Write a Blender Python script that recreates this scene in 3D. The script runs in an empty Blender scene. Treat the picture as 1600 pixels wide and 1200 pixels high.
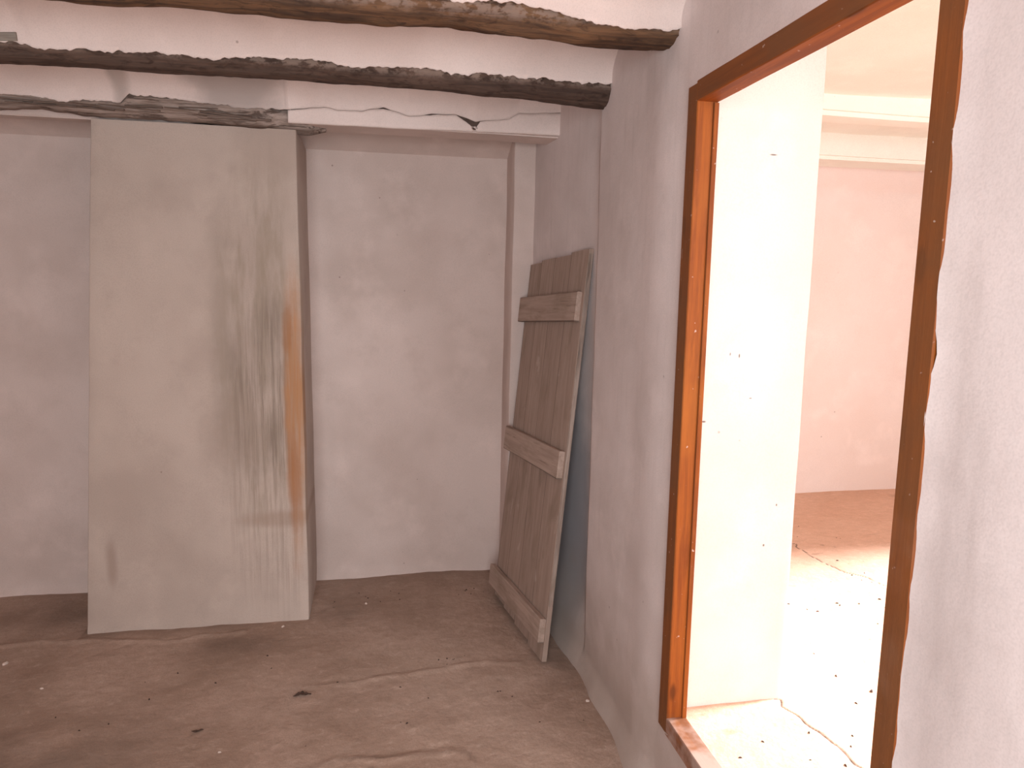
import bpy, bmesh, math, random
from mathutils import Vector, Matrix, noise
random.seed(7)
scene = bpy.context.scene
COL = scene.collection

# ------------------------------------------------------------------ camera
YAW, PITCH, ROLL, FPX = math.radians(11.1), math.radians(7.8), math.radians(1.0), 1130.0
fwd = Vector((math.sin(YAW)*math.cos(PITCH), math.cos(YAW)*math.cos(PITCH), -math.sin(PITCH)))
rgt = Vector((math.cos(YAW), -math.sin(YAW), 0)); upv = rgt.cross(fwd)
r2 = math.cos(ROLL)*rgt + math.sin(ROLL)*upv
u2 = -math.sin(ROLL)*rgt + math.cos(ROLL)*upv
cam_data = bpy.data.cameras.new('camera'); cam = bpy.data.objects.new('camera', cam_data); COL.objects.link(cam)
m3 = Matrix((r2, u2, -fwd)).transposed()
cam.matrix_world = Matrix.Translation((0, 0, 1.6)) @ m3.to_4x4()
cam_data.sensor_width = 36.0; cam_data.lens = FPX/1600*36.0
cam_data.clip_start = 0.02
scene.camera = cam

# ------------------------------------------------------------------ world, lights, exposure
world = bpy.data.worlds.new('world'); scene.world = world; world.use_nodes = True
bg = world.node_tree.nodes['Background']
bg.inputs['Color'].default_value = (0.85, 0.92, 1.0, 1); bg.inputs['Strength'].default_value = 1.0

def area(name, loc, target, sx, sy, power, color, spread=180):
    d = bpy.data.lights.new(name, 'AREA'); d.shape = 'RECTANGLE'; d.size = sx; d.size_y = sy
    d.energy = power; d.color = color; d.spread = math.radians(spread)
    o = bpy.data.objects.new(name, d); COL.objects.link(o); o.location = loc
    o.rotation_euler = (Vector(target)-Vector(loc)).to_track_quat('-Z', 'Y').to_euler()
    return o
# daylight falling through the rear window of this room and the window of the next room
area('window_daylight', (-0.32, -1.03, 1.45), (-0.32, 4, 1.45), 1.1, 1.3, 84, (0.94, 1.0, 1.03))
area('next_room_daylight', (2.3, -1.05, 1.65), (2.1, 3.0, 1.75), 1.3, 1.2, 72, (0.97, 0.98, 1.0))
# sun through the window in the side wall of the next room
sd = bpy.data.lights.new('sun', 'SUN'); sd.energy = 17.0; sd.angle = math.radians(13); sd.color = (0.94, 0.97, 1.0)
sun = bpy.data.objects.new('sun', sd); COL.objects.link(sun)
sun.rotation_euler = Vector((-0.85, -0.10, -0.50)).to_track_quat('-Z', 'Y').to_euler()
scene.cycles.max_bounces = 5; scene.cycles.diffuse_bounces = 5; scene.cycles.adaptive_threshold = 0.03; scene.cycles.glossy_bounces = 2
scene.cycles.caustics_reflective = False; scene.cycles.caustics_refractive = False

vs = scene.view_settings
vs.view_transform = 'Standard'; vs.look = 'None'; vs.exposure = 0.0; vs.gamma = 1.0; vs.use_curve_mapping = False
scene.display_settings.display_device = 'sRGB'

# ------------------------------------------------------------------ node helper
class T:
    def __init__(s, name):
        s.mat = bpy.data.materials.new(name); s.mat.use_nodes = True
        s.t = s.mat.node_tree; s.t.nodes.clear()
        s.out = s.n('ShaderNodeOutputMaterial'); s.b = s.n('ShaderNodeBsdfPrincipled')
        s.t.links.new(s.b.outputs[0], s.out.inputs[0])
        s.co = s.n('ShaderNodeTexCoord').outputs['Object']
        sp = s.n('ShaderNodeSeparateXYZ'); s.l(s.co, sp.inputs[0])
        s.x, s.y, s.z = sp.outputs
    def n(s, k): return s.t.nodes.new(k)
    def l(s, a, b):
        if isinstance(a, (int, float)): b.default_value = a
        elif isinstance(a, tuple): b.default_value = a if len(a) == 4 else (*a, 1)
        else: s.t.links.new(a, b)
    def m(s, op, a, b=0.0, c=None):
        nd = s.n('ShaderNodeMath'); nd.operation = op; s.l(a, nd.inputs[0]); s.l(b, nd.inputs[1])
        if c is not None: s.l(c, nd.inputs[2])
        return nd.outputs[0]
    def add(s, a, b): return s.m('ADD', a, b)
    def sub(s, a, b): return s.m('SUBTRACT', a, b)
    def mul(s, a, b): return s.m('MULTIPLY', a, b)
    def mx(s, a, b): return s.m('MAXIMUM', a, b)
    def ss(s, v, a, b, o0=0.0, o1=1.0):
        nd = s.n('ShaderNodeMapRange'); nd.interpolation_type = 'SMOOTHSTEP'
        s.l(v, nd.inputs[0]); s.l(a, nd.inputs[1]); s.l(b, nd.inputs[2]); s.l(o0, nd.inputs[3]); s.l(o1, nd.inputs[4])
        return nd.outputs[0]
    def map(s, scale, loc=(0, 0, 0), src=None):
        nd = s.n('ShaderNodeMapping'); s.t.links.new(src or s.co, nd.inputs[0])
        nd.inputs['Scale'].default_value = scale; nd.inputs['Location'].default_value = loc
        return nd.outputs[0]
    def noise(s, scale, detail=4, rough=0.55, vec=None, dist=0.0):
        nd = s.n('ShaderNodeTexNoise'); s.t.links.new(vec or s.co, nd.inputs['Vector'])
        nd.inputs['Scale'].default_value = scale; nd.inputs['Detail'].default_value = detail
        nd.inputs['Roughness'].default_value = rough; nd.inputs['Distortion'].default_value = dist
        return nd.outputs[0]
    def mix(s, fac, a, b, mode='MIX'):
        nd = s.n('ShaderNodeMix'); nd.data_type = 'RGBA'; nd.blend_type = mode
        s.l(fac, nd.inputs[0]); s.l(a, nd.inputs[6]); s.l(b, nd.inputs[7])
        return nd.outputs[2]
    def attr(s, name):
        nd = s.n('ShaderNodeAttribute'); nd.attribute_name = name; return nd.outputs['Fac']
    def patch(s, u, v, cu, cv, ru, rv, wob=0.5, soft=0.5, nz=None):
        a = s.m('DIVIDE', s.sub(u, cu), ru); b = s.m('DIVIDE', s.sub(v, cv), rv)
        d = s.m('SQRT', s.add(s.mul(a, a), s.mul(b, b)))
        nz = nz if nz is not None else s.noise(9, 4)
        d = s.add(d, s.mul(s.sub(nz, 0.5), wob*2))
        return s.ss(d, 1.0-soft, 1.0+soft, 1.0, 0.0)
    def done(s, col, rough=0.9, bump=None, strength=0.3, dist=0.004, spec=0.25):
        s.l(col, s.b.inputs['Base Color']); s.l(rough, s.b.inputs['Roughness'])
        s.b.inputs['Specular IOR Level'].default_value = spec
        if bump is not None:
            bp = s.n('ShaderNodeBump'); bp.inputs['Strength'].default_value = strength; bp.inputs['Distance'].default_value = dist
            s.l(bump, bp.inputs['Height']); s.l(bp.outputs[0], s.b.inputs['Normal'])
        return s.mat

def plaster(name, base, dark, extra=None, streak=False):
    t = T(name)
    n1 = t.noise(1.7, 3, 0.6); n2 = t.noise(7, 3, 0.65); n3 = t.noise(140, 1, 0.6); n4 = t.noise(260, 0, 0.5)
    c = t.mix(t.ss(n1, 0.35, 0.72), base, dark)
    c = t.mix(t.mul(t.ss(n2, 0.5, 0.78), 0.45), c, dark)
    light = tuple(min(1, v*1.1) for v in base)
    c = t.mix(t.mul(t.ss(t.noise(4.3, 3, 0.6, t.map((1, 1, 1), (5, 2, 9))), 0.52, 0.75), 0.5), c, light)
    if streak:
        st = t.noise(6, 4, 0.6, t.map((6, 6, 0.5)))
        c = t.mix(t.mul(t.ss(st, 0.5, 0.75), 0.20), c, tuple(v*0.8 for v in dark))
    # fine grain and a few pock marks
    c = t.mix(t.mul(t.ss(n4, 0.40, 0.75), 0.10), c, tuple(v*0.5 for v in dark))
    pk = t.n('ShaderNodeTexVoronoi'); pk.inputs['Scale'].default_value = 9.0; t.t.links.new(t.co, pk.inputs['Vector'])
    spot = t.mul(t.ss(pk.outputs['Distance'], 0.025, 0.05, 1, 0), t.ss(n1, 0.5, 0.6))
    c = t.mix(t.mul(spot, 0.55), c, (0.12, 0.07, 0.05))
    if extra: c = extra(t, c)
    h = t.add(t.noise(9, 2, 0.6), t.mul(n3, 0.12))
    return t.done(c, 0.92, h, 0.40, 0.006)

W0, W1 = (0.66, 0.535, 0.49), (0.55, 0.435, 0.39)
def pillar_extra(t, c):
    wob = t.noise(5, 4)
    fine = t.noise(9, 5, 0.65, t.map((7, 1, 0.28)))
    mid = t.noise(5, 4, 0.6, t.map((3.2, 1, 0.5), (3, 0, 1)))
    front = t.ss(t.y, 3.47, 3.52, 1, 0)
    zone = t.patch(t.x, t.z, -0.47, 1.27, 0.20, 0.78, 0.30, 0.35, wob)
    core = t.patch(t.x, t.z, -0.47, 1.10, 0.155, 0.40, 0.35, 0.4, wob)
    low = t.patch(t.x, t.z, -0.44, 0.72, 0.19, 0.62, 0.25, 0.45, wob)
    c = t.mix(t.mul(t.mul(zone, front), t.ss(mid, 0.36, 0.66, 0.10, 0.75)), c, (0.292, 0.228, 0.172))
    c = t.mix(t.mul(t.mul(low, front), t.ss(fine, 0.40, 0.70, 0.0, 0.55)), c, (0.258, 0.194, 0.150))
    c = t.mix(t.mul(t.mul(core, front), t.ss(fine, 0.34, 0.66, 0.10, 0.8)), c, (0.215, 0.163, 0.129))
    halo = t.patch(t.x, t.z, -0.655, 1.35, 0.045, 0.50, 0.8, 0.6, t.noise(7, 4))
    c = t.mix(t.mul(t.mul(halo, front), 0.40), c, (0.310, 0.245, 0.202))
    sm = t.patch(t.x, t.z, -0.60, 0.93, 0.14, 0.16, 0.8, 0.6, wob)
    c = t.mix(t.mul(sm, 0.40), c, (0.310, 0.232, 0.189))
    bar = t.patch(t.x, t.z, -0.42, 0.50, 0.16, 0.035, 0.35, 0.6, wob)
    c = t.mix(t.mul(bar, 0.45), c, (0.284, 0.189, 0.138))
    rust = t.patch(t.x, t.z, -0.345, 1.02, 0.042, 0.56, 0.45, 0.5, t.noise(6, 5))
    c = t.mix(t.mul(t.mul(rust, front), t.ss(fine, 0.25, 0.65, 0.40, 0.85)), c, (0.430, 0.202, 0.090))
    rust2 = t.patch(t.x, t.z, -0.355, 0.70, 0.028, 0.20, 0.6, 0.5, t.noise(8, 5))
    c = t.mix(t.mul(t.mul(rust2, front), 0.55), c, (0.310, 0.129, 0.056))
    rust3 = t.patch(t.x, t.z, -0.372, 1.38, 0.020, 0.12, 0.7, 0.5, t.noise(10, 5))
    c = t.mix(t.mul(t.mul(rust3, front), 0.5), c, (0.284, 0.129, 0.060))
    sp = t.patch(t.x, t.z, -1.155, 0.33, 0.022, 0.10, 0.35, 0.6, t.noise(14, 3))
    c = t.mix(t.mul(sp, 0.5), c, (0.275, 0.189, 0.146))
    topdark = t.patch(t.x, t.z, -0.40, 2.20, 0.16, 0.13, 0.5, 0.6, wob)
    return t.mix(t.mul(topdark, 0.40), c, (0.344, 0.258, 0.215))
def right_extra(t, c):
    wob = t.noise(8, 4)
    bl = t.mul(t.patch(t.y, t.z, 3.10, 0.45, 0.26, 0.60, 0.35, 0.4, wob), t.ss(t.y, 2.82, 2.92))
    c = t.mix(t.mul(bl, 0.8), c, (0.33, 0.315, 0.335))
    fr = t.noise(5, 4, 0.6, t.map((1, 1.2, 0.35)))
    g = t.patch(t.y, t.z, 0.93, 1.0, 0.10, 0.45, 0.6, 0.5, wob)
    c = t.mix(t.mul(t.mul(g, t.ss(fr, 0.3, 0.7)), 0.45), c, (0.38, 0.31, 0.29))
    # scuffed, dirtier foot of the wall
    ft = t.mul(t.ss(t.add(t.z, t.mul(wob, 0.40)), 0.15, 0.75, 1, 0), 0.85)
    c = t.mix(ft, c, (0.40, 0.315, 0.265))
    scr = t.noise(3, 6, 0.7, t.map((1, 14, 1.3)), 0.5)
    return t.mix(t.mul(t.ss(scr, 0.62, 0.72), 0.08), c, (0.32, 0.25, 0.22))
def vault_extra(t, c):
    wob = t.noise(7, 5)
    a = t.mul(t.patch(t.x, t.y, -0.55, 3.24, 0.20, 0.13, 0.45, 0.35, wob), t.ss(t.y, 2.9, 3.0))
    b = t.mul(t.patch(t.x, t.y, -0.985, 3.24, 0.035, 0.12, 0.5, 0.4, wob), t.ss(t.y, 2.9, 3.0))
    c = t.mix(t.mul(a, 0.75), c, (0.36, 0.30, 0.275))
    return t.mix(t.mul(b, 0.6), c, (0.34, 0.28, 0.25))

M = {}
M['wall'] = plaster('wall_plaster', W0, W1)
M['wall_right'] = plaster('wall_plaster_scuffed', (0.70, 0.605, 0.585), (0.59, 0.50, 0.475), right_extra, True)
M['pillar'] = plaster('pillar_plaster_stained', (0.505, 0.405, 0.350), (0.42, 0.33, 0.283), pillar_extra)
M['vault'] = plaster('vault_plaster', (0.76, 0.635, 0.59), (0.67, 0.545, 0.50), vault_extra)
M['next_wall'] = plaster('next_room_plaster', (0.82, 0.70, 0.645), (0.77, 0.645, 0.59))
def block_extra(t, c):
    for x, z, rx, rz in ((0.985, 1.20, 0.010, 0.004), (1.09, 1.40, 0.003, 0.008), (1.06, 1.405, 0.002, 0.006), (1.16, 1.99, 0.014, 0.003), (1.135, 1.27, 0.006, 0.002), (1.21, 0.80, 0.004, 0.005), (1.245, 0.93, 0.003, 0.005)):
        c = t.mix(t.mul(t.patch(t.x, t.z, x, z, rx*0.75, rz*0.75, 0.25, 0.5), 0.85), c, (0.10, 0.07, 0.06))
    return c
M['block'] = plaster('next_room_block_plaster', (0.70, 0.615, 0.57), (0.63, 0.545, 0.495), block_extra)
M['whitewash'] = plaster('next_room_whitewash', (0.90, 0.89, 0.82), (0.86, 0.84, 0.76))
M['next_pink'] = plaster('next_room_pink_plaster', (0.86, 0.745, 0.705), (0.83, 0.70, 0.65))

def floor_mat(name, base, dark, pale):
    t = T(name)
    n1 = t.noise(1.3, 4, 0.6, None, 0.6); n2 = t.noise(6, 5, 0.7, t.map((0.7, 1.6, 1)), 0.8); n3 = t.noise(50, 2, 0.6); n4 = t.noise(230, 0)
    c = t.mix(t.ss(n1, 0.40, 0.68), base, dark)
    c = t.mix(t.mul(t.ss(n2, 0.54, 0.74), 0.35), c, pale)
    c = t.mix(t.mul(t.ss(t.noise(11, 6, 0.7, t.map((1, 1, 1), (4, 1, 0))), 0.5, 0.7), 0.4), c, dark)
    c = t.mix(t.mul(t.ss(n4, 0.42, 0.72), 0.22), c, tuple(v*0.55 for v in dark))
    mo = t.noise(24, 4, 0.7, t.map((0.8, 1.3, 1), (2, 7, 0)), 0.5)
    c = t.mix(t.ss(mo, 0.42, 0.66, 0.0, 0.28), c, tuple(v*0.78 for v in dark))
    c = t.mix(t.mul(t.ss(mo, 0.30, 0.44, 1, 0), 0.30), c, tuple(min(1, v*1.15) for v in pale))
    c = t.mix(t.mul(t.attr('dirt'), 0.75), c, tuple(v*0.62 for v in dark))  # dirt patches, plus the shade painted under the leaning door
    c = t.mix(t.mul(t.attr('crack'), 0.95), c, tuple(v*0.10 for v in dark))
    h = t.add(t.noise(9, 3, 0.65), t.mul(n3, 0.45))
    return t.done(c, 0.88, h, 0.7, 0.008)
M['floor'] = floor_mat('floor_cement', (0.46, 0.325, 0.258), (0.345, 0.233, 0.176), (0.54, 0.405, 0.335))
M['next_floor'] = floor_mat('next_room_cement', (0.75, 0.48, 0.355), (0.68, 0.41, 0.29), (0.77, 0.53, 0.41))

def wood(name, base, dark, pale, rough=0.6, knots=False, gscale=1.0, bump=0.4, extra=None):
    """grain runs along the local X axis"""
    t = T(name)
    oi = t.n('ShaderNodeObjectInfo').outputs['Random']
    cb = t.n('ShaderNodeCombineXYZ'); t.l(t.mul(oi, 13.0), cb.inputs[0]); t.l(t.mul(oi, 7.0), cb.inputs[1])
    va = t.n('ShaderNodeVectorMath'); t.t.links.new(t.co, va.inputs[0]); t.t.links.new(cb.outputs[0], va.inputs[1])
    src = va.outputs[0]
    g = t.noise(5*gscale, 5, 0.65, t.map((0.55, 9, 9), src=src), 0.5)
    g2 = t.noise(22*gscale, 3, 0.6, t.map((0.25, 7, 7), src=src))
    big = t.noise(2.2, 4, 0.6, t.map((1, 2, 2), src=src))
    c = t.mix(t.ss(g, 0.36, 0.66), base, dark)
    c = t.mix(t.mul(t.ss(g2, 0.5, 0.75), 0.5), c, dark)
    c = t.mix(t.mul(t.ss(big, 0.5, 0.75), 0.5), c, pale)
    if knots:
        v = t.n('ShaderNodeTexVoronoi'); v.inputs['Scale'].default_value = 6.0
        t.t.links.new(t.map((0.8, 2.2, 2.2), src=src), v.inputs['Vector'])
        k = t.ss(v.outputs['Distance'], 0.09, 0.2, 1, 0)
        c = t.mix(t.mul(k, 0.75), c, tuple(x*0.4 for x in dark))
    if extra: c = extra(t, c, src)
    return t.done(c, rough, t.add(g, t.mul(g2, 0.5)), bump, 0.003, 0.2)
def dusty_shaded(t, c, src):
    # weathering and shade painted together: the faces towards this room turn brown
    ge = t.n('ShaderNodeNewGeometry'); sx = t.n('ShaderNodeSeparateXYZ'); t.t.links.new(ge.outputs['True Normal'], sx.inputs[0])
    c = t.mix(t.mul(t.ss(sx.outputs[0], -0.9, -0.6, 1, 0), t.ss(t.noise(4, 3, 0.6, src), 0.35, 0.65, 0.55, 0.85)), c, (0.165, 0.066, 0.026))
    d = t.mul(t.ss(t.noise(3, 4, 0.6, src), 0.56, 0.72), 0.35)
    c = t.mix(t.mul(d, 0.6), c, (0.30, 0.17, 0.11))
    return t.mix(t.mul(t.ss(t.noise(60, 2, 0.5, src), 0.70, 0.76), 0.5), c, (0.62, 0.5, 0.44))
M['frame'] = wood('varnished_pine', (0.290, 0.074, 0.0095), (0.185, 0.043, 0.0070), (0.350, 0.105, 0.014), 0.6, True, 1.0, 0.25, dusty_shaded)
def very_dusty(t, c, src):
    d = t.mul(t.ss(t.noise(6, 4, 0.6, src), 0.36, 0.60), 0.8)
    return t.mix(d, c, (0.46, 0.33, 0.28))
M['sill'] = wood('dusty_pine_sill', (0.255, 0.085, 0.030), (0.170, 0.055, 0.020), (0.300, 0.12, 0.05), 0.7, False, 1.0, 0.25, very_dusty)
def worn(t, c, src):
    oi = t.n('ShaderNodeObjectInfo').outputs['Random']
    c = t.mix(t.ss(oi, 0.0, 1.0, 0.0, 0.40), c, (0.24, 0.17, 0.135))
    b = t.noise(5, 4, 0.65, t.map((0.6, 1.6, 1.6), (9, 3, 1), src=src), 0.4)
    c = t.mix(t.mul(t.ss(b, 0.50, 0.70), 0.45), c, (0.22, 0.16, 0.115))
    c = t.mix(t.mul(t.ss(t.add(t.y, t.mul(b, 0.004)), 0.004, 0.0085, 1, 0), 0.75), c, (0.10, 0.07, 0.055))   # seam shade painted as a dark line along one long edge
    sc = t.noise(16, 3, 0.6, t.map((0.22, 5, 5), (1, 8, 4), src=src))
    c = t.mix(t.mul(t.ss(sc, 0.62, 0.72), 0.6), c, (0.13, 0.09, 0.07))
    pl = t.noise(12, 3, 0.6, t.map((0.5, 1, 1), (6, 2, 5), src=src))
    return t.mix(t.mul(t.ss(pl, 0.66, 0.74), 0.35), c, (0.62, 0.50, 0.44))
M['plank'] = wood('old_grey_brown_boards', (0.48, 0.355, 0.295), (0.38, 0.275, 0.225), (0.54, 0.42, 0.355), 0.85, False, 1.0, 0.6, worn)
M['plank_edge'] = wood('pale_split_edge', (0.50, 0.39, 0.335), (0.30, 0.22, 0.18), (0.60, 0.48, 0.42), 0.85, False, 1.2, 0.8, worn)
def bark(t, c, src):
    # flaking bark, worm-eaten dark spots and crumbs of plaster left near the upper edge
    f = t.noise(26, 3, 0.65, t.map((0.6, 1.4, 1.4), src=src), 0.6)
    c = t.mix(t.mul(t.ss(f, 0.50, 0.68), 0.7), c, (0.038, 0.022, 0.016))
    p = t.noise(30, 3, 0.7, t.map((0.7, 1, 1), (3, 1, 7), src=src))
    edge = t.ss(t.add(t.z, t.mul(p, 0.03)), 2.327, 2.352)
    return t.mix(t.mul(t.mul(edge, t.ss(p, 0.44, 0.56)), 0.7), c, (0.27, 0.195, 0.16))
M['log_a'] = wood('log_warm_brown', (0.165, 0.088, 0.048), (0.070, 0.040, 0.027), (0.29, 0.160, 0.080), 0.85, False, 1.3, 1.0, bark)
M['log_b'] = wood('log_dark_brown', (0.108, 0.066, 0.050), (0.062, 0.039, 0.031), (0.175, 0.115, 0.090), 0.88, False, 1.3, 1.0, bark)
def split(t, c, src):
    f = t.noise(9, 4, 0.7, t.map((0.35, 5, 5), (2, 0, 0), src=src), 0.8)
    c = t.mix(t.mul(t.ss(f, 0.52, 0.62), 0.85), c, (0.085, 0.055, 0.043))
    u = t.ss(t.add(t.z, t.mul(f, 0.03)), 2.268, 2.284, 1, 0)  # underside of the log painted darker, standing in for its shade
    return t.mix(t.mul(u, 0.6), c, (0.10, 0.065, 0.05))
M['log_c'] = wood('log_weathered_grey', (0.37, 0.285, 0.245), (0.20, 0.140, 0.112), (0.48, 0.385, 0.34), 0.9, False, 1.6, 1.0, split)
M['lath'] = wood('lath_grey', (0.33, 0.29, 0.25), (0.22, 0.18, 0.15), (0.40, 0.36, 0.31), 0.9)
def flat(name, col, rough=0.9, ns=40):
    t = T(name); n1 = t.noise(ns, 4, 0.6)
    return t.done(t.mix(t.ss(n1, 0.35, 0.7), col, tuple(v*0.65 for v in col)), rough, n1, 0.4, 0.003)
M['crack_dark'] = flat('crack_shade', (0.12, 0.08, 0.065))
M['leaf'] = flat('dry_leaf', (0.10, 0.06, 0.045))
M['chip'] = flat('plaster_chip', (0.74, 0.60, 0.53))
M['crumb'] = flat('dark_crumbs', (0.08, 0.05, 0.04))

# ------------------------------------------------------------------ mesh helpers
def link(name, me, mat, parent=None, smooth=False):
    o = bpy.data.objects.new(name, me); COL.objects.link(o)
    if mat is not None: me.materials.append(mat)
    if parent: o.parent = parent
    if smooth:
        for p in me.polygons: p.use_smooth = True
    return o
def tag(o, label=None, cat=None, group=None, kind=None):
    if label: o['label'] = label
    if cat: o['category'] = cat
    if group: o['group'] = group
    if kind: o['kind'] = kind
    return o
def empty(name, loc=(0, 0, 0)):
    o = bpy.data.objects.new(name, None); COL.objects.link(o); o.location = loc; o.empty_display_size = 0.1; return o
def nz(x, y, z, s, seed=0.0): return noise.noise(Vector((x*s+seed*17.3, y*s+seed*5.1, z*s-seed*9.7)))
def fb(x, y, z, s, seed=0.0): return nz(x, y, z, s, seed)+0.5*nz(x, y, z, s*2.1, seed+1)+0.25*nz(x, y, z, s*4.3, seed+2)
def seg(*stops):
    """axis values: (v0, step, v1, step, v2 ...)"""
    out = [stops[0]]
    for i in range(1, len(stops), 2):
        a, st, b = out[-1], stops[i], stops[i+1]; n = max(1, round((b-a)/st))
        out += [a+(b-a)*k/n for k in range(1, n+1)]
    return out
def grid(name, us, vs_, fn, mat, skip=None, smooth=True, parent=None, attrs=None):
    verts, faces, idx = [], [], {}
    nu, nv = len(us), len(vs_)
    for i, u in enumerate(us):
        for j, v in enumerate(vs_): verts.append(fn(u, v))
    for i in range(nu-1):
        for j in range(nv-1):
            if skip and skip((us[i]+us[i+1])/2, (vs_[j]+vs_[j+1])/2): continue
            faces.append((i*nv+j, (i+1)*nv+j, (i+1)*nv+j+1, i*nv+j+1))
    me = bpy.data.meshes.new(name); me.from_pydata(verts, [], faces); me.update()
    if attrs:
        for an, af in attrs.items():
            a = me.attributes.new(an, 'FLOAT', 'POINT')
            a.data.foreach_set('value', [af(u, v) for u in us for v in vs_])
    bm = bmesh.new(); bm.from_mesh(me)
    bmesh.ops.delete(bm, geom=[v for v in bm.verts if not v.link_faces], context='VERTS')
    bm.to_mesh(me); bm.free()
    return link(name, me, mat, parent, smooth)
def interp(tab, x):
    if x <= tab[0][0]: return tab[0][1]
    for (a, b), (c, d) in zip(tab, tab[1:]):
        if x <= c:
            k = (x-a)/(c-a); return b+(d-b)*k
    return tab[-1][1]
def sstep(a, b, x):
    k = max(0.0, min(1.0, (x-a)/(b-a))); return k*k*(3-2*k)
def polydist(x, y, pts):
    best = 9.0
    for (ax, ay), (bx, by) in zip(pts, pts[1:]):
        dx, dy = bx-ax, by-ay; k = max(0, min(1, ((x-ax)*dx+(y-ay)*dy)/(dx*dx+dy*dy)))
        best = min(best, math.hypot(x-ax-k*dx, y-ay-k*dy))
    return best
def box(name, x0, x1, y0, y1, z0, z1, mat, parent=None, bevel=0.0, rough=0.0, seed=0, cuts=0):
    bm = bmesh.new(); bmesh.ops.create_cube(bm, size=1)
    for v in bm.verts: v.co = Vector(((x0+x1)/2+v.co.x*(x1-x0), (y0+y1)/2+v.co.y*(y1-y0), (z0+z1)/2+v.co.z*(z1-z0)))
    if bevel: bmesh.ops.bevel(bm, geom=bm.edges[:], offset=bevel, segments=2, affect='EDGES')
    if cuts: bmesh.ops.subdivide_edges(bm, edges=bm.edges[:], cuts=cuts, use_grid_fill=True)
    if rough:
        for v in bm.verts: v.co += Vector((nz(*v.co, 6, seed), nz(*v.co, 6, seed+3), nz(*v.co, 6, seed+6)))*rough
    me = bpy.data.meshes.new(name); bm.to_mesh(me); bm.free()
    return link(name, me, mat, parent)
def bar(name, mat, length, w, th, mw, parent=None, bevel=0.003, wav=0.0, n=14, seed=0, taper=0.0):
    """timber with its length on local X (0..length), width on Y (0..w), thickness on Z (0..th)"""
    bm = bmesh.new(); rings = []
    for i in range(n+1):
        x = length*i/n; b = bevel
        j = [nz(x, 0, k, 5, seed)*wav for k in range(4)]
        ww0, ww1 = 0+j[0], w+j[1]-taper*x/length; t0, t1 = 0+j[2]*0.5, th+j[3]*0.5
        prof = [(ww0+b, t0), (ww1-b, t0), (ww1, t0+b), (ww1, t1-b), (ww1-b, t1), (ww0+b, t1), (ww0, t1-b), (ww0, t0+b)]
        rings.append([bm.verts.new((x, p, q)) for p, q in prof])
    for a, b_ in zip(rings, rings[1:]):
        for k in range(8): bm.faces.new((a[k], a[(k+1) % 8], b_[(k+1) % 8], b_[k]))
    bm.faces.new(rings[0][::-1]); bm.faces.new(rings[-1])
    bmesh.ops.recalc_face_normals(bm, faces=bm.faces[:])
    me = bpy.data.meshes.new(name); bm.to_mesh(me); bm.free()
    o = link(name, me, mat, parent); o.matrix_local = mw; return o

XL, XR, YR, YB = -2.6, 0.875, -1.1, 3.9
ZN = 0.27                                   # floor level of the next room
DY0, DY1, DZ0, DZ1 = 0.995, 1.957, 0.257, 2.147   # outside of the door frame

# ------------------------------------------------------------------ floor
RIDGE1 = [(-0.265, 2.806), (-0.063, 2.793), (0.092, 2.831), (0.307, 2.858), (0.475, 2.884), (0.613, 2.846)]
RIDGE2 = [(-0.35, 2.25), (-0.201, 2.292), (-0.098, 2.328), (0.074, 2.306), (0.248, 2.301), (0.313, 2.28), (0.329, 2.209)]
RIDGE3 = [(-1.8, 3.25), (-1.595, 3.322), (-1.464, 3.36), (-1.226, 3.33), (-0.911, 3.262), (-0.757, 3.299), (-0.591, 3.304)]
def floor_z(x, y):
    z = 0.010*fb(x, y, 0, 1.6, 1)+0.0035*fb(x, y, 0, 7, 2)
    for pts, h in ((RIDGE1, 0.010), (RIDGE2, 0.012), (RIDGE3, 0.009)):
        if abs(y-pts[2][1]) < 0.25:
            wx = x+0.02*nz(x, y, 0, 9, 4); wy = y+0.02*nz(x, y, 3, 9, 4)
            d = polydist(wx, wy, pts); z += h*max(0, 1-d/0.020)*(0.5+0.8*abs(nz(x, y, 5, 6, 8)))
    return z-0.006
def floor_dirt_shade(x, y):
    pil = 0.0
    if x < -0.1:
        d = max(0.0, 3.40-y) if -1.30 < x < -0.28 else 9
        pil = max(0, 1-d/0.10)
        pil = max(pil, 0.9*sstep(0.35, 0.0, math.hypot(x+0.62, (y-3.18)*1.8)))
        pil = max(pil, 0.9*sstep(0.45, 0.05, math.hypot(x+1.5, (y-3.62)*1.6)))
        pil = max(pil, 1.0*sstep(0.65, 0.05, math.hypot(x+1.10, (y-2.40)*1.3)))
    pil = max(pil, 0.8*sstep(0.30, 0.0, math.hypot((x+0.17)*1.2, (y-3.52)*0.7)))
    pil = max(pil, 0.9*sstep(0.16, 0.0, abs(x-(0.80-(y-2.8)*0.13)))*sstep(2.55, 2.85, y))  # shade painted on the floor under the leaning door
    pil = max(pil, 0.55*sstep(0.30, 0.0, YB-y))  # darker band along the back wall
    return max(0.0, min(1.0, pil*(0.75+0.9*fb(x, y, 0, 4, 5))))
fx = seg(XL, 0.10, -1.9, 0.013, 0.93); fy = seg(YR, 0.12, 1.7, 0.013, 3.95)
fl = grid('floor', fx, fy, lambda x, y: (x, y, floor_z(x, y)), M['floor'], attrs={'dirt': floor_dirt_shade, 'crack': lambda x, y: max(0, 0.30*(1-polydist(x, y, RIDGE2)/0.010)) if y < 2.4 and x > -0.4 else 0.0})
tag(fl, 'worn brown cement floor of the dim room', 'floor', kind='structure')

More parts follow.
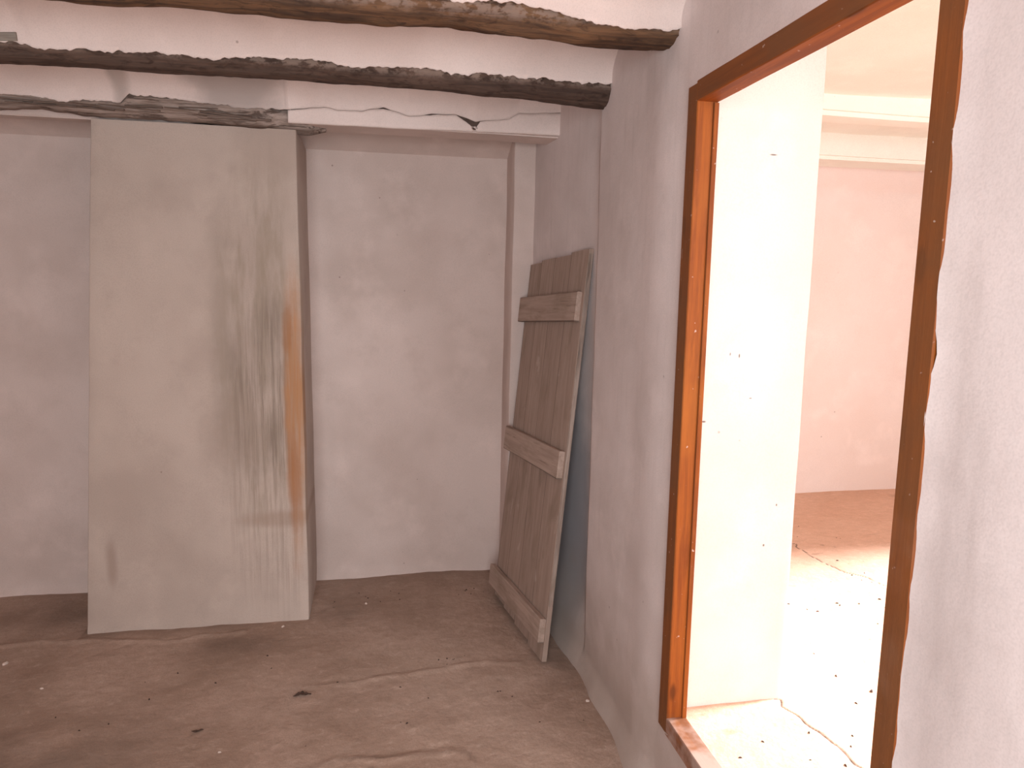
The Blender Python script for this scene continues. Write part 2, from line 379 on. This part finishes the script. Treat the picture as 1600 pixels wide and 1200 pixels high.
# ------------------------------------------------------------------ walls
def back_fn(x, s):
    # s runs up the wall, then forward along the cove below the beam
    w = 0.006*fb(x, s, 0, 1.5, 3)
    if s <= 2.26: return (x, YB+w-0.03*max(0, 1-s/0.05)**2, s-0.02 if s < 0.01 else s)
    k = s-2.26
    if k <= 0.17: return (x, YB-k*0.88+w, 2.26+k*0.47)
    return (x, YB-0.15-(k-0.17), 2.34)
wb = grid('wall_back', seg(XL, 0.06, 0.95), seg(0.0, 0.03, 2.22, 0.02, 2.26), back_fn, M['wall'])
cv = grid('trim_1', seg(XL, 0.06, 0.95), seg(2.26, 0.17, 2.43, 0.15, 2.70), back_fn, M['wall'])
tag(cv, 'sloping plaster cove along the top of the back wall', 'cove', kind='structure')
tag(wb, 'back wall of pale mauve plaster behind the pillar', 'wall', kind='structure')

def right_x(y, z):
    x = XR+0.005*fb(0, y, z, 1.7, 6)
    rec = sstep(2.775, 2.79, y+0.008*nz(0, y, z, 3, 2))*sstep(0.02, 0.35, z)     # the wall steps back past the crease, then angles in
    x += rec*0.055
    if y > 2.78: x -= (y-2.78)*0.112
    x -= 0.012*sstep(1.96, 2.07, y)*(1-sstep(2.07, 2.35, y))
    x -= 0.045*max(0, 1-z/0.09)**2*(1+0.5*nz(0, y, 0, 5, 9))
    dh = max(max(DY0-y, y-DY1), max(DZ0-z, z-DZ1), 0)
    if 0.3 < y < 2.3: x = XR+(x-XR)*sstep(0.0, 0.25, dh)
    if dh < 0.03: x -= 0.008*(1-dh/0.03)*(0.55+0.5*nz(0, y, z, 14, 3))
    return x
def right_fn(y, z):
    # the plaster's torn edge around the frame
    jy = jz = 0.0
    on = DY0-0.001 <= y <= DY1+0.001 and DZ0-0.001 <= z <= DZ1+0.001
    if on:
        e = 0.0065*(0.4+nz(0, y, z, 16, 11)+0.5*nz(0, y, z, 45, 12))
        if abs(y-DY0) < 1e-4: jy = 0.5*e-0.003-0.003*max(0, nz(0, 0, z, 4, 20))-0.012*max(0, 1-abs(z-1.50)/0.05)
        elif abs(y-DY1) < 1e-4: jy = -e
        if abs(z-DZ0) < 1e-4: jz = e
        elif abs(z-DZ1) < 1e-4: jz = -e
    return (right_x(y, z), y+jy, z+jz-(0.02 if z < 0.001 else 0))
ry = seg(YR, 0.2, 0.2, 0.03, DY0, 0.02, DY1, 0.02, 2.74, 0.01, 2.82, 0.03, 3.97)
rz = seg(0, 0.015, 0.10, 0.03, DZ0, 0.02, DZ1, 0.025, 2.62)
wr = grid('wall_right', ry, rz, right_fn, M['wall_right'], skip=lambda y, z: DY0 < y < DY1 and DZ0 < z < DZ1)
tag(wr, 'right wall of scuffed grey-mauve plaster around the doorway', 'wall', kind='structure')
wl = grid('wall_left', seg(YR, 0.5, 3.97), seg(0, 0.3, 2.62), lambda y, z: (XL, y, z), M['wall'])
tag(wl, 'left wall of pale plaster beside the pillar side of the room', 'wall', kind='structure')
wre = grid('wall_rear', [XL, -0.9, 0.26, 0.95], [0, 0.75, 2.15, 2.62], lambda x, z: (x, YR, z), M['wall'],
           skip=lambda x, z: -0.9 < x < 0.26 and 0.75 < z < 2.15)
tag(wre, 'rear wall of pale plaster with the window opening', 'wall', kind='structure')

# ------------------------------------------------------------------ beams and vaulted ceiling
A_LO = [(-2.6, 2.284), (-0.803, 2.284), (-0.601, 2.286), (-0.532, 2.294), (-0.257, 2.293), (-0.184, 2.288), (-0.026, 2.295), (0.108, 2.296), (0.223, 2.305), (0.327, 2.295), (0.448, 2.291), (0.61, 2.282), (0.729, 2.286), (0.828, 2.287)]
A_UP = [(-2.6, 2.345), (-0.5, 2.345), (0.118, 2.342), (0.258, 2.342), (0.364, 2.354), (0.446, 2.345), (0.535, 2.331), (0.627, 2.318), (0.703, 2.314), (0.821, 2.315), (0.872, 2.326)]
B_LO = [(-1.174, 2.282), (-0.975, 2.286), (-0.916, 2.286), (-0.737, 2.282), (-0.487, 2.287), (-0.297, 2.292), (-0.036, 2.29), (0.018, 2.289), (0.252, 2.287), (0.428, 2.278), (0.545, 2.281), (0.645, 2.274), (0.799, 2.265)]
B_UP = [(-1.135, 2.325), (-1.084, 2.331), (-1.042, 2.317), (-0.957, 2.314), (-0.904, 2.323), (-0.833, 2.323), (-0.677, 2.327), (-0.49, 2.32), (-0.47, 2.328), (-0.293, 2.337), (-0.183, 2.343), (-0.109, 2.334), (-0.034, 2.324), (0.063, 2.338), (0.244, 2.338), (0.283, 2.323), (0.394, 2.337), (0.528, 2.333), (0.684, 2.331), (0.866, 2.334)]
C_LO = [(-1.469, 2.269), (-1.337, 2.28), (-1.154, 2.261), (-0.878, 2.264), (-0.611, 2.251), (-0.212, 2.246)]
C_UP = [(-1.435, 2.314), (-1.355, 2.312), (-1.194, 2.3), (-1.094, 2.311), (-0.994, 2.303), (-0.958, 2.338), (-0.787, 2.338), (-0.641, 2.322), (-0.506, 2.315), (-0.343, 2.322)]
CRACK = [(-0.341, 2.329), (-0.191, 2.349), (-0.135, 2.339), (-0.034, 2.342), (0.062, 2.362), (0.101, 2.351), (0.171, 2.333), (0.216, 2.336), (0.275, 2.348), (0.381, 2.351), (0.418, 2.34), (0.471, 2.326), (0.549, 2.336), (0.623, 2.346), (0.67, 2.374), (0.744, 2.378), (0.847, 2.387), (0.95, 2.39)]
L_LOW = [(-0.342, 2.274), (0.078, 2.276), (0.454, 2.281), (0.84, 2.285)]
YA, YBM, YC, YL, AX = 2.04, 2.66, 3.33, 3.36, 0.07      # front faces of the three beams and the plaster casing; half depth of a log

def log_mesh(name, yf, lo, up, tan_el, x0, x1, mat, parent, rough=0.006, seed=0, endfn=None, sides=28, step=0.012):
    n = int((x1-x0)/step); verts = []; faces = []
    for i in range(n+1):
        x = x0+(x1-x0)*i/n
        zc = interp(up, x); zl = interp(lo, x)
        b = math.sqrt(max(0.02**2, (zc-zl)**2-(tan_el*AX)**2)); yc = yf+AX; a = AX
        if endfn: yc, zc, a, b = endfn(x, yc, zc, a, b)
        for k in range(sides):
            th = 2*math.pi*k/sides
            cy, cz = math.cos(th), math.sin(th)
            d = rough*(fb(x*0.35, cy*0.5, cz*0.5, 9, seed)+0.8*nz(x*0.25, cy*1.4, cz*1.4, 12, seed+5)+0.5*nz(x*0.7, cy*0.7, cz*0.7, 30, seed+7))
            bz = b if cz < 0 else max(b, 0.05)
            verts.append((x, yc+cy*(a+d), zc+cz*(bz+d)))
    for i in range(n):
        for k in range(sides):
            faces.append((i*sides+k, i*sides+(k+1) % sides, (i+1)*sides+(k+1) % sides, (i+1)*sides+k))
    faces.append(tuple(range(sides))[::-1]); faces.append(tuple(n*sides+k for k in range(sides)))
    me = bpy.data.meshes.new(name); me.from_pydata(verts, [], faces); me.update()
    bm = bmesh.new(); bm.from_mesh(me); bmesh.ops.recalc_face_normals(bm, faces=bm.faces[:]); bm.to_mesh(me); bm.free()
    return link(name, me, mat, parent, True)

ba = log_mesh('ceiling_beam', YA, A_LO, A_UP, 0.33, XL-0.03, XR+0.04, M['log_a'], None, 0.006, 1)
tag(ba, 'warm brown rough log beam nearest the top edge of the photo', 'beam', 'rough log beams of the plaster ceiling')
bb = empty('ceiling_beam', (0, 0, 0))
log_mesh('log', YBM, B_LO, B_UP, 0.255, XL-0.03, XR+0.04, M['log_b'], bb, 0.006, 2)
tag(bb, 'dark brown rough log beam, middle one of the three across the ceiling', 'beam', 'rough log beams of the plaster ceiling')
# a stub of broken lath left on the plaster edge above the middle beam
bar('lath_stub', M['lath'], 0.22, 0.03, 0.026, Matrix.Translation((-1.30, YBM-0.016, 2.316)) @ Matrix.Rotation(math.radians(-4), 4, 'Y'), bb, 0.002, 0.006, 10, 3)

bc = empty('ceiling_beam', (0, 0, 0))
def c_end(x, yc, zc, a, b):
    k = sstep(-0.50, -0.345, x)
    zc -= k*0.022; yc += k*0.048; b *= 1-k*0.25
    e = sstep(-0.27, -0.19, x); a *= 1-0.55*e; b *= 1-0.6*e; yc += 0.03*e; zc -= 0.004*e
    return yc, zc, a, b
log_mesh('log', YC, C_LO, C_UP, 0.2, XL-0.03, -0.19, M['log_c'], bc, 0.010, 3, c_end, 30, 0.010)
# splinters along the eroded face
rs = random.Random(3)
for i in range(14):
    L = rs.uniform(0.10, 0.28); x = rs.uniform(-1.5, -0.40-L); zc = interp(C_UP, x+L/2); zl = interp(C_LO, x+L/2)
    z = zl+(zc-zl)*rs.uniform(0.25, 0.72)
    bar('splinter', M['log_c'], L, 0.012, rs.uniform(0.004, 0.008), Matrix.Translation((x, YC-rs.uniform(0.002, 0.007), z)) @ Matrix.Rotation(rs.uniform(-0.02, 0.07), 4, 'Y'), bc, 0.0012, 0.004, 8, i)
# plaster core and soffit behind / right of the wood
box('soffit', -0.335, XR+0.01, YL+0.014, 3.54, 2.279, 2.44, M['wall'], bc, 0.006, 0.004, 4, 3)
box('soffit', XL, -0.335, YC+0.135, 3.54, 2.262, 2.44, M['wall'], bc, 0.004, 0.003, 5, 3)
box('dark_backing', -0.33, XR+0.01, YL+0.0085, YL+0.0125, 2.292, 2.43, M['crack_dark'], bc)  # dark sheet behind the casing, standing in for shade inside the cracks
def gap(x):
    g = 0.0012+0.0022*max(0, nz(x, 0, 0, 9, 4)+0.25)
    if x > 0.50: g *= 0.6
    g += 0.006*max(0, 1-abs(x-0.065)/0.03)+0.005*max(0, 1-abs(x-0.27)/0.03)
    return g
def tri(x):      # the chunk that has fallen out of the casing: how far its lower lip drops
    if 0.385 < x < 0.468: return (x-0.385)/0.083*0.030
    if 0.468 <= x < 0.492: return (0.492-x)/0.024*0.030
    return 0.0
def notch(x):    # chip out of the lower edge
    return 0.024*max(0, 1-abs(x-0.466)/0.011)
cx = seg(-0.342, 0.006, 0.38, 0.003, 0.50, 0.006, XR+0.01)
def casing_fn(x, v):
    top = interp(CRACK, x)+0.003*nz(x, 0, 0, 25, 2)-gap(x)-tri(x); bot = interp(L_LOW, x)+notch(x)+0.002*nz(x, 0, 0, 12, 6)
    z = bot+(top-bot)*v
    return (x, YL+0.003*fb(x, 0, z, 5, 8)+0.010*max(0, 1-(z-interp(L_LOW, x))/0.012)**2, z)
cs = grid('plaster_casing', cx, [0, 0.06, 0.12, 0.25, 0.4, 0.55, 0.7, 0.85, 1], casing_fn, M['vault'], parent=bc)
sm = cs.modifiers.new('thick', 'SOLIDIFY'); sm.thickness = 0.010; sm.offset = 1 if cs.data.polygons[20].normal.y > 0 else -1
tag(cs, 'pale cracked plaster casing on the right half of the beam')
tag(bc, 'weathered grey split beam above the pillar, half covered by cracked plaster', 'beam', 'rough log beams of the plaster ceiling')

ceil = empty('ceiling'); tag(ceil, 'pale plaster vaults between the ceiling beams', 'ceiling', kind='structure')
def vault(name, yf, zfun, yback, zback, h, seed, rag):
    xs = seg(XL, 0.03, -1.7, 0.007, XR+0.01); vs_ = seg(0, 0.02, 0.1, 0.06, 1.0)
    def fn(x, v):
        zc = zfun(x)
        if v == 0: zc += rag*(0.1+0.5*nz(x, 0, 0, 11, seed)+0.7*nz(x, 0, 0, 33, seed+1)+0.7*nz(x, 0, 0, 80, seed+2))
        th = v*math.pi; half = (yf-yback)/2; mid = (yf+yback)/2
        zb = zc*(1-v)+zback*v
        w = 0.006*fb(x, yf, v, 2.2, seed)*math.sin(th)
        return (x, mid+half*math.cos(th)-(0.0065 if v < 0.2 else 0.0)*(1-v*5), zb+h*math.sin(th)**0.85+w)
    o = grid(name, xs, vs_, fn, M['vault'], parent=ceil)
    md = o.modifiers.new('thick', 'SOLIDIFY'); md.thickness = 0.006; md.offset = 0
    return o
vault('vault_bay', YA, lambda x: interp(A_UP, x), 1.50, 2.33, 0.15, 1, 0.009)
vault('vault_bay', YBM, lambda x: interp(B_UP, x), YA+2*AX-0.02, 2.33, 0.15, 2, 0.009)
def c_contact(x):
    if x < -0.343: return interp(C_UP, x)
    return interp(CRACK, x)
def c_vault():
    xs = seg(XL, 0.03, -1.7, 0.007, -0.342, 0.005, XR+0.01); vs_ = seg(0, 0.02, 0.1, 0.06, 1.0)
    yb = YBM+2*AX-0.02
    def fn(x, v):
        wood_side = x < -0.343
        zc = c_contact(x); yf = YC if wood_side else YL
        if v == 0: zc += 0.008*(0.1+0.5*nz(x, 0, 0, 11, 3)+0.8*nz(x, 0, 0, 33, 4)+0.7*nz(x, 0, 0, 80, 5)) if wood_side else 0.003*nz(x, 0, 0, 25, 2)
        th = v*math.pi; half = (yf-yb)/2; mid = (yf+yb)/2
        return (x, mid+half*math.cos(th)-((0.0065 if wood_side else 0.0)*(1-v*5) if v < 0.2 else 0)+(0.003*fb(x, 0, zc, 5, 8) if not wood_side and v < 0.2 else 0),
                zc*(1-v)+2.33*v+0.15*math.sin(th)**0.85+0.006*fb(x, 3, v, 2.2, 3)*math.sin(th))
    o = grid('vault_bay', xs, vs_, fn, M['vault'], parent=ceil)
    md = o.modifiers.new('thick', 'SOLIDIFY'); md.thickness = 0.006; md.offset = 0
c_vault()
grid('ceiling_slab', [XL, 0.95], [YR, 1.505], lambda x, y: (x, y, 2.335), M['vault'], parent=ceil)
grid('ceiling_backing', [XL-0.05, 0.95], [1.45, 3.97], lambda x, y: (x, y, 2.60), M['vault'], parent=ceil)

# ------------------------------------------------------------------ pillar and corner pilaster
def pillar(name, xl0, xl1, xr0, xr1, yf, yb, z1, mat, seed, nx):
    """front, two sides and top: xl0/xr0 at the foot, xl1/xr1 at the head"""
    zs = seg(-0.02, 0.03, z1); verts, faces = [], []
    r = 0.010
    for z in zs:
        k = max(0, z)/z1; a = xl0+(xl1-xl0)*k; b = xr0+(xr1-xr0)*k
        a += 0.004*nz(0, 0, z, 3, seed); b += 0.004*nz(0, 0, z, 3, seed+1)
        pts = [(a, yb), (a, (yf+yb)/2), (a, yf+r), (a+r*0.3, yf+r*0.3), (a+r, yf)]
        pts += [(a+r+(b-a-2*r)*i/nx, yf) for i in range(1, nx)]
        pts += [(b-r, yf), (b-r*0.3, yf+r*0.3), (b, yf+r), (b, (yf+yb)/2), (b, yb)]
        for x, y in pts:
            d = 0.004*fb(x, y, z, 2.5, seed)
            verts.append((x, y+(d if y < yb-0.1 else 0)-0.012*max(0, 1-max(0, z)/0.04)*(0.5+nz(x, 0, 0, 8, seed)), z))
    n = len(pts)
    for j in range(len(zs)-1):
        for i in range(n-1): faces.append((j*n+i, j*n+i+1, (j+1)*n+i+1, (j+1)*n+i))
    faces.append(tuple((len(zs)-1)*n+i for i in range(n)))
    me = bpy.data.meshes.new(name); me.from_pydata(verts, [], faces); me.update()
    o = link(name, me, mat)
    for p in me.polygons: p.use_smooth = p.index < len(faces)-1
    me.set_sharp_from_angle(angle=math.radians(40))
    return o
p1 = pillar('plaster_pillar', -1.278, -1.138, -0.302, -0.312, 3.40, 3.905, 2.254, M['pillar'], 3, 30)
tag(p1, 'wide plaster pillar with dark vertical damp streaks and a rusty stain', 'pillar')
p2 = pillar('corner_pilaster', 0.705, 0.720, 0.86, 0.86, 3.70, 3.905, 2.34, M['wall'], 5, 6)
p2.name = 'corner_pillar'
tag(p2, 'narrow plain plaster pilaster in the back right corner behind the leaning door', 'pillar')

# ------------------------------------------------------------------ door frame
df = empty('door_frame', (0.9, (DY0+DY1)/2, DZ0))
inv = Matrix.Translation((-0.9, -(DY0+DY1)/2, -DZ0))
FX0, FX1 = 0.869, 0.930
JW = 0.050
def place(loc, xa, ya): # local X -> xa, local Y -> ya
    xa, ya = Vector(xa), Vector(ya); za = xa.cross(ya)
    return inv @ Matrix.Translation(loc) @ Matrix((xa, ya, za)).transposed().to_4x4()
HT = DZ1-DZ0
# far jamb, near jamb, head, sill: width in the wall plane, thickness through the wall
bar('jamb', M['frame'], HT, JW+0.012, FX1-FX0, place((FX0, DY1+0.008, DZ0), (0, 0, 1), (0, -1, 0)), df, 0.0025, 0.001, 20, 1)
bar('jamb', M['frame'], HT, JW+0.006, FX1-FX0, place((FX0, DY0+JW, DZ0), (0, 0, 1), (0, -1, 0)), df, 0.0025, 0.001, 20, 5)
def frame_box(name, y0, y1, z0, z1, along, seed):
    L = (y1-y0) if along == 'y' else (z1-z0)
    if along == 'y':
        mw = inv @ Matrix.Translation((FX1, y0, z0)) @ Matrix(((0, 0, -1, 0), (1, 0, 0, 0), (0, 1, 0, 0), (0, 0, 0, 1)))
        w = z1-z0
    return bar(name, M['sill' if name == 'sill' else 'frame'], L, w, FX1-FX0, mw, df, 0.0025, 0.001, 14, seed)
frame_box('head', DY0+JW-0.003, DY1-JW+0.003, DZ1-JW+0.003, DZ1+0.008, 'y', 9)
frame_box('sill', DY0+JW-0.003, DY1-JW+0.003, DZ0-0.008, DZ0+JW, 'y', 12)
# the stop strip nailed along the inner face of the far jamb
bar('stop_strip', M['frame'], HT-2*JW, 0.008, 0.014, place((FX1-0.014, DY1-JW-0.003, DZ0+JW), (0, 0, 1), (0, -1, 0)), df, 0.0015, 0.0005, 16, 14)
tag(df, 'orange-brown varnished pine door frame around the open doorway', 'door frame')

# ------------------------------------------------------------------ plank door leaning on the right wall
ro, ti, rl = 0.115, 0.116, 0.056
dW, dH = 0.735, 1.676
b0 = Vector((math.sin(ro), -math.cos(ro), 0)); n0 = Vector((math.cos(ro), math.sin(ro), 0))
v0 = math.cos(ti)*Vector((0, 0, 1))+math.sin(ti)*n0
bx = math.cos(rl)*b0+math.sin(rl)*v0; vx = -math.sin(rl)*b0+math.cos(rl)*v0
nx_ = bx.cross(vx)                                     # toward the wall or the room?
out = nx_ if nx_.x < 0 else -nx_                       # faces the room
cen = Vector((0.666, 3.181, 0.069))
ld = empty('plank_door', (0.672, 3.181, 0.0))
ldi = Matrix.Translation((-0.672, -3.181, 0.0))
def dplace(u, h, d):   # point on the door: u across (0 = far side), h up, d out of the face
    return cen+bx*(u-dW/2)+vx*h+out*d
def dm(loc, xa, ya):
    za = xa.cross(ya); return ldi @ Matrix.Translation(loc) @ Matrix((xa, ya, za)).transposed().to_4x4()
TH = 0.022
bounds = [0.0, 0.165, 0.345, 0.545, dW]
tops = [1.668, 1.676, 1.672, 1.680]
foot = [-0.045, -0.055, -0.066, -0.080]
for i in range(4):
    u0, u1 = bounds[i]+(0.0002 if i else 0), bounds[i+1]-0.0002
    # local X up, local Y across, local Z = X x Y
    z_dir = vx.cross(bx); d0 = 0.0 if z_dir.dot(out) < 0 else -TH
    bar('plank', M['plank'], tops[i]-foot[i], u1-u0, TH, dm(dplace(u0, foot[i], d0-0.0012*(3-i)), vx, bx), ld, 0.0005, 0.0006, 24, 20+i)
z_dir = vx.cross(bx)
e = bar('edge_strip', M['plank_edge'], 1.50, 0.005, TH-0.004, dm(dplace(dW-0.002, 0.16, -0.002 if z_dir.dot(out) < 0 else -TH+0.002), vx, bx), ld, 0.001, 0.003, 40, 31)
tag(e, 'pale splintered long edge')
def batten(u0, u1, h0, w, th, seed, tilt=0.0):
    xa = (bx*math.cos(tilt)+vx*math.sin(tilt)); ya = (vx*math.cos(tilt)-bx*math.sin(tilt))
    z_ = xa.cross(ya); d0 = th-0.0005 if z_.dot(out) < 0 else -0.0005
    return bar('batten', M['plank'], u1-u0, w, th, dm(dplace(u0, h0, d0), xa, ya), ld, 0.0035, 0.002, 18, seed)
batten(-0.030, dW-0.022, 1.375, 0.125, 0.024, 41, 0.0)
batten(-0.028, dW-0.010, 0.715, 0.118, 0.026, 42, -0.01)
batten(-0.020, dW-0.005, 0.000, 0.105, 0.028, 43, 0.0)
tag(ld, 'old grey-brown plank door with three battens leaning against the right wall', 'door')

# ------------------------------------------------------------------ next room
def nfz(x, y):
    z = ZN+0.006*fb(x, y, 0, 1.7, 21)+0.002*fb(x, y, 0, 8, 22)
    if x < 2.4: z -= 0.003*ncrack(x, y)
    return z
NC1 = [(1.19, 2.02), (1.298, 2.0), (1.285, 1.95), (1.318, 1.862), (1.325, 1.794), (1.345, 1.738), (1.335, 1.659), (1.38, 1.52)]
NC2 = [(2.03, 3.42), (2.181, 3.316), (2.163, 3.118), (2.215, 2.929), (2.30, 2.75)]
def ncrack(x, y):
    wx, wy = x+0.02*nz(x, y, 0, 14, 6), y+0.02*nz(x, y, 4, 14, 6)
    d = 9
    if y < 2.1 and x < 1.6: d = polydist(wx, wy, NC1)
    if y > 2.5 and x > 1.9: d = min(d, polydist(wx, wy, NC2))
    c = min(1, 1.6*max(0, 1-d/0.0042))
    if 2.0-0.035 < y < 2.02 and x < 1.34: c = max(c, 0.35*max(0, 1-abs(y-1.995)/0.015)*(0.5+fb(x, y, 0, 20, 3)))
    return c
def ndirt(x, y):
    s = nz(x, y, 0, 26, 31)
    sp = 1.0 if s > 0.62 else 0.0
    return min(1, sp*0.8)
nf = grid('floor_next_room', seg(0.93, 0.02, 1.15, 0.004, 1.42, 0.012, 1.95, 0.007, 2.4, 0.06, 4.1), seg(-1.1, 0.1, 1.3, 0.02, 1.45, 0.004, 2.05, 0.014, 2.7, 0.008, 3.45, 0.05, 4.25), lambda x, y: (x, y, nfz(x, y)), M['next_floor'], attrs={'crack': ncrack, 'dirt': ndirt})
tag(nf, 'sunlit orange cement floor of the next room', 'floor', kind='structure')
NX = 1.313
bw = pillar('wall_next_room_block', 0.93, 0.93, NX, NX, 2.0, 4.25, 2.62, M['block'], 8, 16)
tag(bw, 'bright white plaster wall block just inside the doorway', 'wall', kind='structure')
def npink(x, s):
    w = 0.006*fb(x, s, 0, 1.4, 33)
    if s <= 2.22: return (x, 4.2+w, s)
    k = s-2.22
    return (x, 4.2-k*0.75+w, 2.22+k*0.9)
nb = grid('wall_next_room_back', seg(1.2, 0.06, 4.1), seg(0.2, 0.05, 2.22, 0.02, 2.40), npink, M['next_pink'])
tag(nb, 'pink plaster back wall of the sunlit next room', 'wall', kind='structure')
ns_ = grid('wall_next_room_side', [-1.1, 1.15, 3.25, 4.25], [0.2, 0.85, 2.25, 2.62], lambda y, z: (4.05, y, z), M['next_wall'], skip=lambda y, z: 1.15 < y < 3.25 and 0.85 < z < 2.25)
tag(ns_, 'outer side wall of the next room, hidden right of the doorway', 'wall', kind='structure')
nr = grid('wall_next_room_near', [0.9, 1.6, 3.0, 4.1], [0.2, 1.0, 2.3, 2.62], lambda x, z: (x, -1.1, z), M['next_wall'], skip=lambda x, z: 1.6 < x < 3.0 and 1.0 < z < 2.3)
tag(nr, 'near wall of the next room with its window opening', 'wall', kind='structure')
np_ = grid('wall_next_room_doorway', [-1.1, DY0-0.01, DY1+0.01, 2.01], [0.2, DZ0+0.02, DZ1+0.01, 2.62], lambda y, z: (0.936, y, z), M['next_wall'], skip=lambda y, z: DY0 < y < DY1 and DZ0 < z < DZ1)
tag(np_, 'far face of the doorway wall inside the next room', 'wall', kind='structure')
nc = grid('ceiling_next_room', seg(0.9, 0.2, 4.1), seg(-1.1, 0.1, 4.25), lambda x, y: (x, y, 2.47+0.01*fb(x, y, 0, 1.5, 41)), M['whitewash'])
tag(nc, 'white plaster ceiling of the next room', 'ceiling', kind='structure')
for yy, z0, lab in ((3.02, 2.375, 'white plastered beam on the ceiling of the next room, nearer one'), (3.76, 2.33, 'white plastered beam against the pink wall of the next room')):
    o = box('plastered_beam', 1.25, 4.06, yy, yy+0.26 if yy > 3.5 else yy+0.16, z0, 2.5, M['whitewash'], None, 0.02, 0.006, 3, 4)
    tag(o, lab, 'beam', 'plastered beams of the next room')

# ------------------------------------------------------------------ small things on the floor
def chip(x, y, s, seed):
    bm = bmesh.new(); bmesh.ops.create_icosphere(bm, subdivisions=2, radius=1)
    for v in bm.verts:
        k = 1+0.45*nz(*v.co, 1.3, seed); v.co = Vector((v.co.x*s*k, v.co.y*s*0.75*k, max(-0.3, v.co.z)*s*0.55*k))
    me = bpy.data.meshes.new('plaster_chip'); bm.to_mesh(me); bm.free()
    o = link('plaster_chip', me, M['chip']); o.location = (x, y, floor_z(x, y)+s*0.12); o.rotation_euler.z = seed; return o
CH = [(-1.514, 3.184, 0.013, 'pale plaster chip on the floor at the far left edge'),
      (-1.278, 2.94, 0.008, 'pale plaster chip on the floor in front of the left end of the pillar'),
      (-0.416, 3.335, 0.009, 'pale plaster chip lying close to the right foot of the pillar'),
      (-0.525, 2.442, 0.006, 'tiny pale plaster chip near the bottom edge of the photo'),
      (-0.037, 3.533, 0.009, 'pale plaster chip on the floor before the recess in the back wall'),
      (0.815, 2.515, 0.009, 'pale plaster chip at the foot of the right wall')]
for i, (x, y, s, lab) in enumerate(CH): tag(chip(x, y, s, i*1.7+1), lab, 'plaster chip', 'plaster chips fallen on the floor')
# dry leaf, curled
def leaf(name, x, y, L, seed):
    us, vs_ = seg(-1, 0.1, 1), seg(-1, 0.25, 1)
    def fn(u, v):
        w = 0.36*(1-abs(u)**1.5)*(1+0.7*nz(u, 0, 0, 3.5, seed))
        return (u*L, v*w*L+0.15*L*math.sin(u*3+seed), 0.004+0.25*L*abs(v)**2*w+0.10*L*(nz(u, v, 0, 2.5, seed)+0.4))
    o = grid(name, us, vs_, fn, M['leaf']); o.location = (x, y, floor_z(x, y)+0.001); o.rotation_euler.z = 0.1
    md = o.modifiers.new('thick', 'SOLIDIFY'); md.thickness = 0.0015
    return o
tag(leaf('dry_leaf', -0.277, 2.739, 0.034, 2), 'small dark curled dry leaf lying alone on the floor', 'leaf')
tag(leaf('dry_leaf', -0.627, 2.576, 0.020, 5), 'faint brown crumpled leaf scrap left of the dark leaf', 'leaf')
# dust crumbs nobody would count
bm = bmesh.new(); rs = random.Random(11)
clusters = [(-0.12, 3.56, 0.10, 8), (0.12, 3.62, 0.18, 12), (0.42, 3.60, 0.14, 14), (0.30, 2.9, 0.06, 8), (0.3, 2.6, 0.5, 16), (-0.3, 2.6, 0.6, 16), (-0.9, 2.9, 0.6, 12)]
for cx_, cy_, rr, n in clusters:
    for k in range(int(n*0.65)):
        x = cx_+rs.gauss(0, rr*0.6); y = cy_+rs.gauss(0, rr*0.4)
        if y > 3.36 and x < -0.25 or y > 3.85 or x > 0.8: continue
        s = rs.uniform(0.0018, 0.0042); z = floor_z(x, y)
        bmesh.ops.create_cone(bm, cap_ends=True, segments=5, radius1=s, radius2=s*0.5, depth=s, matrix=Matrix.Translation((x, y, z+s*0.4)) @ Matrix.Rotation(rs.uniform(0, 3), 4, 'Z') @ Matrix.Diagonal((1.6, 0.8, 1, 1)))
me = bpy.data.meshes.new('dark_crumbs'); bm.to_mesh(me); bm.free()
bm = bmesh.new()
for k in range(170):
    x = rs.uniform(1.0, 2.5); y = rs.uniform(1.2, 3.9)
    if y > 1.96 and x < 1.40: continue
    s = rs.uniform(0.0018, 0.0042)*(1.5 if rs.random() < 0.12 else 1)
    bmesh.ops.create_cone(bm, cap_ends=True, segments=5, radius1=s, radius2=s*0.5, depth=s, matrix=Matrix.Translation((x, y, nfz(x, y)+s*0.4)) @ Matrix.Rotation(rs.uniform(0, 3), 4, 'Z') @ Matrix.Diagonal((2.0, 0.8, 1, 1)))
me2 = bpy.data.meshes.new('floor_crumbs'); bm.to_mesh(me2); bm.free()
tag(link('floor_crumbs', me2, M['crumb']), 'tiny dark crumbs scattered over the sunlit floor of the next room', 'dirt', kind='stuff')
tag(link('dark_crumbs', me, M['crumb']), 'tiny dark crumbs of dirt scattered over the brown floor', 'dirt', kind='stuff')

for o in list(COL.objects):
    if o.parent is None and o.type in {'MESH', 'EMPTY'} and 'kind' not in o: o['kind'] = 'thing'
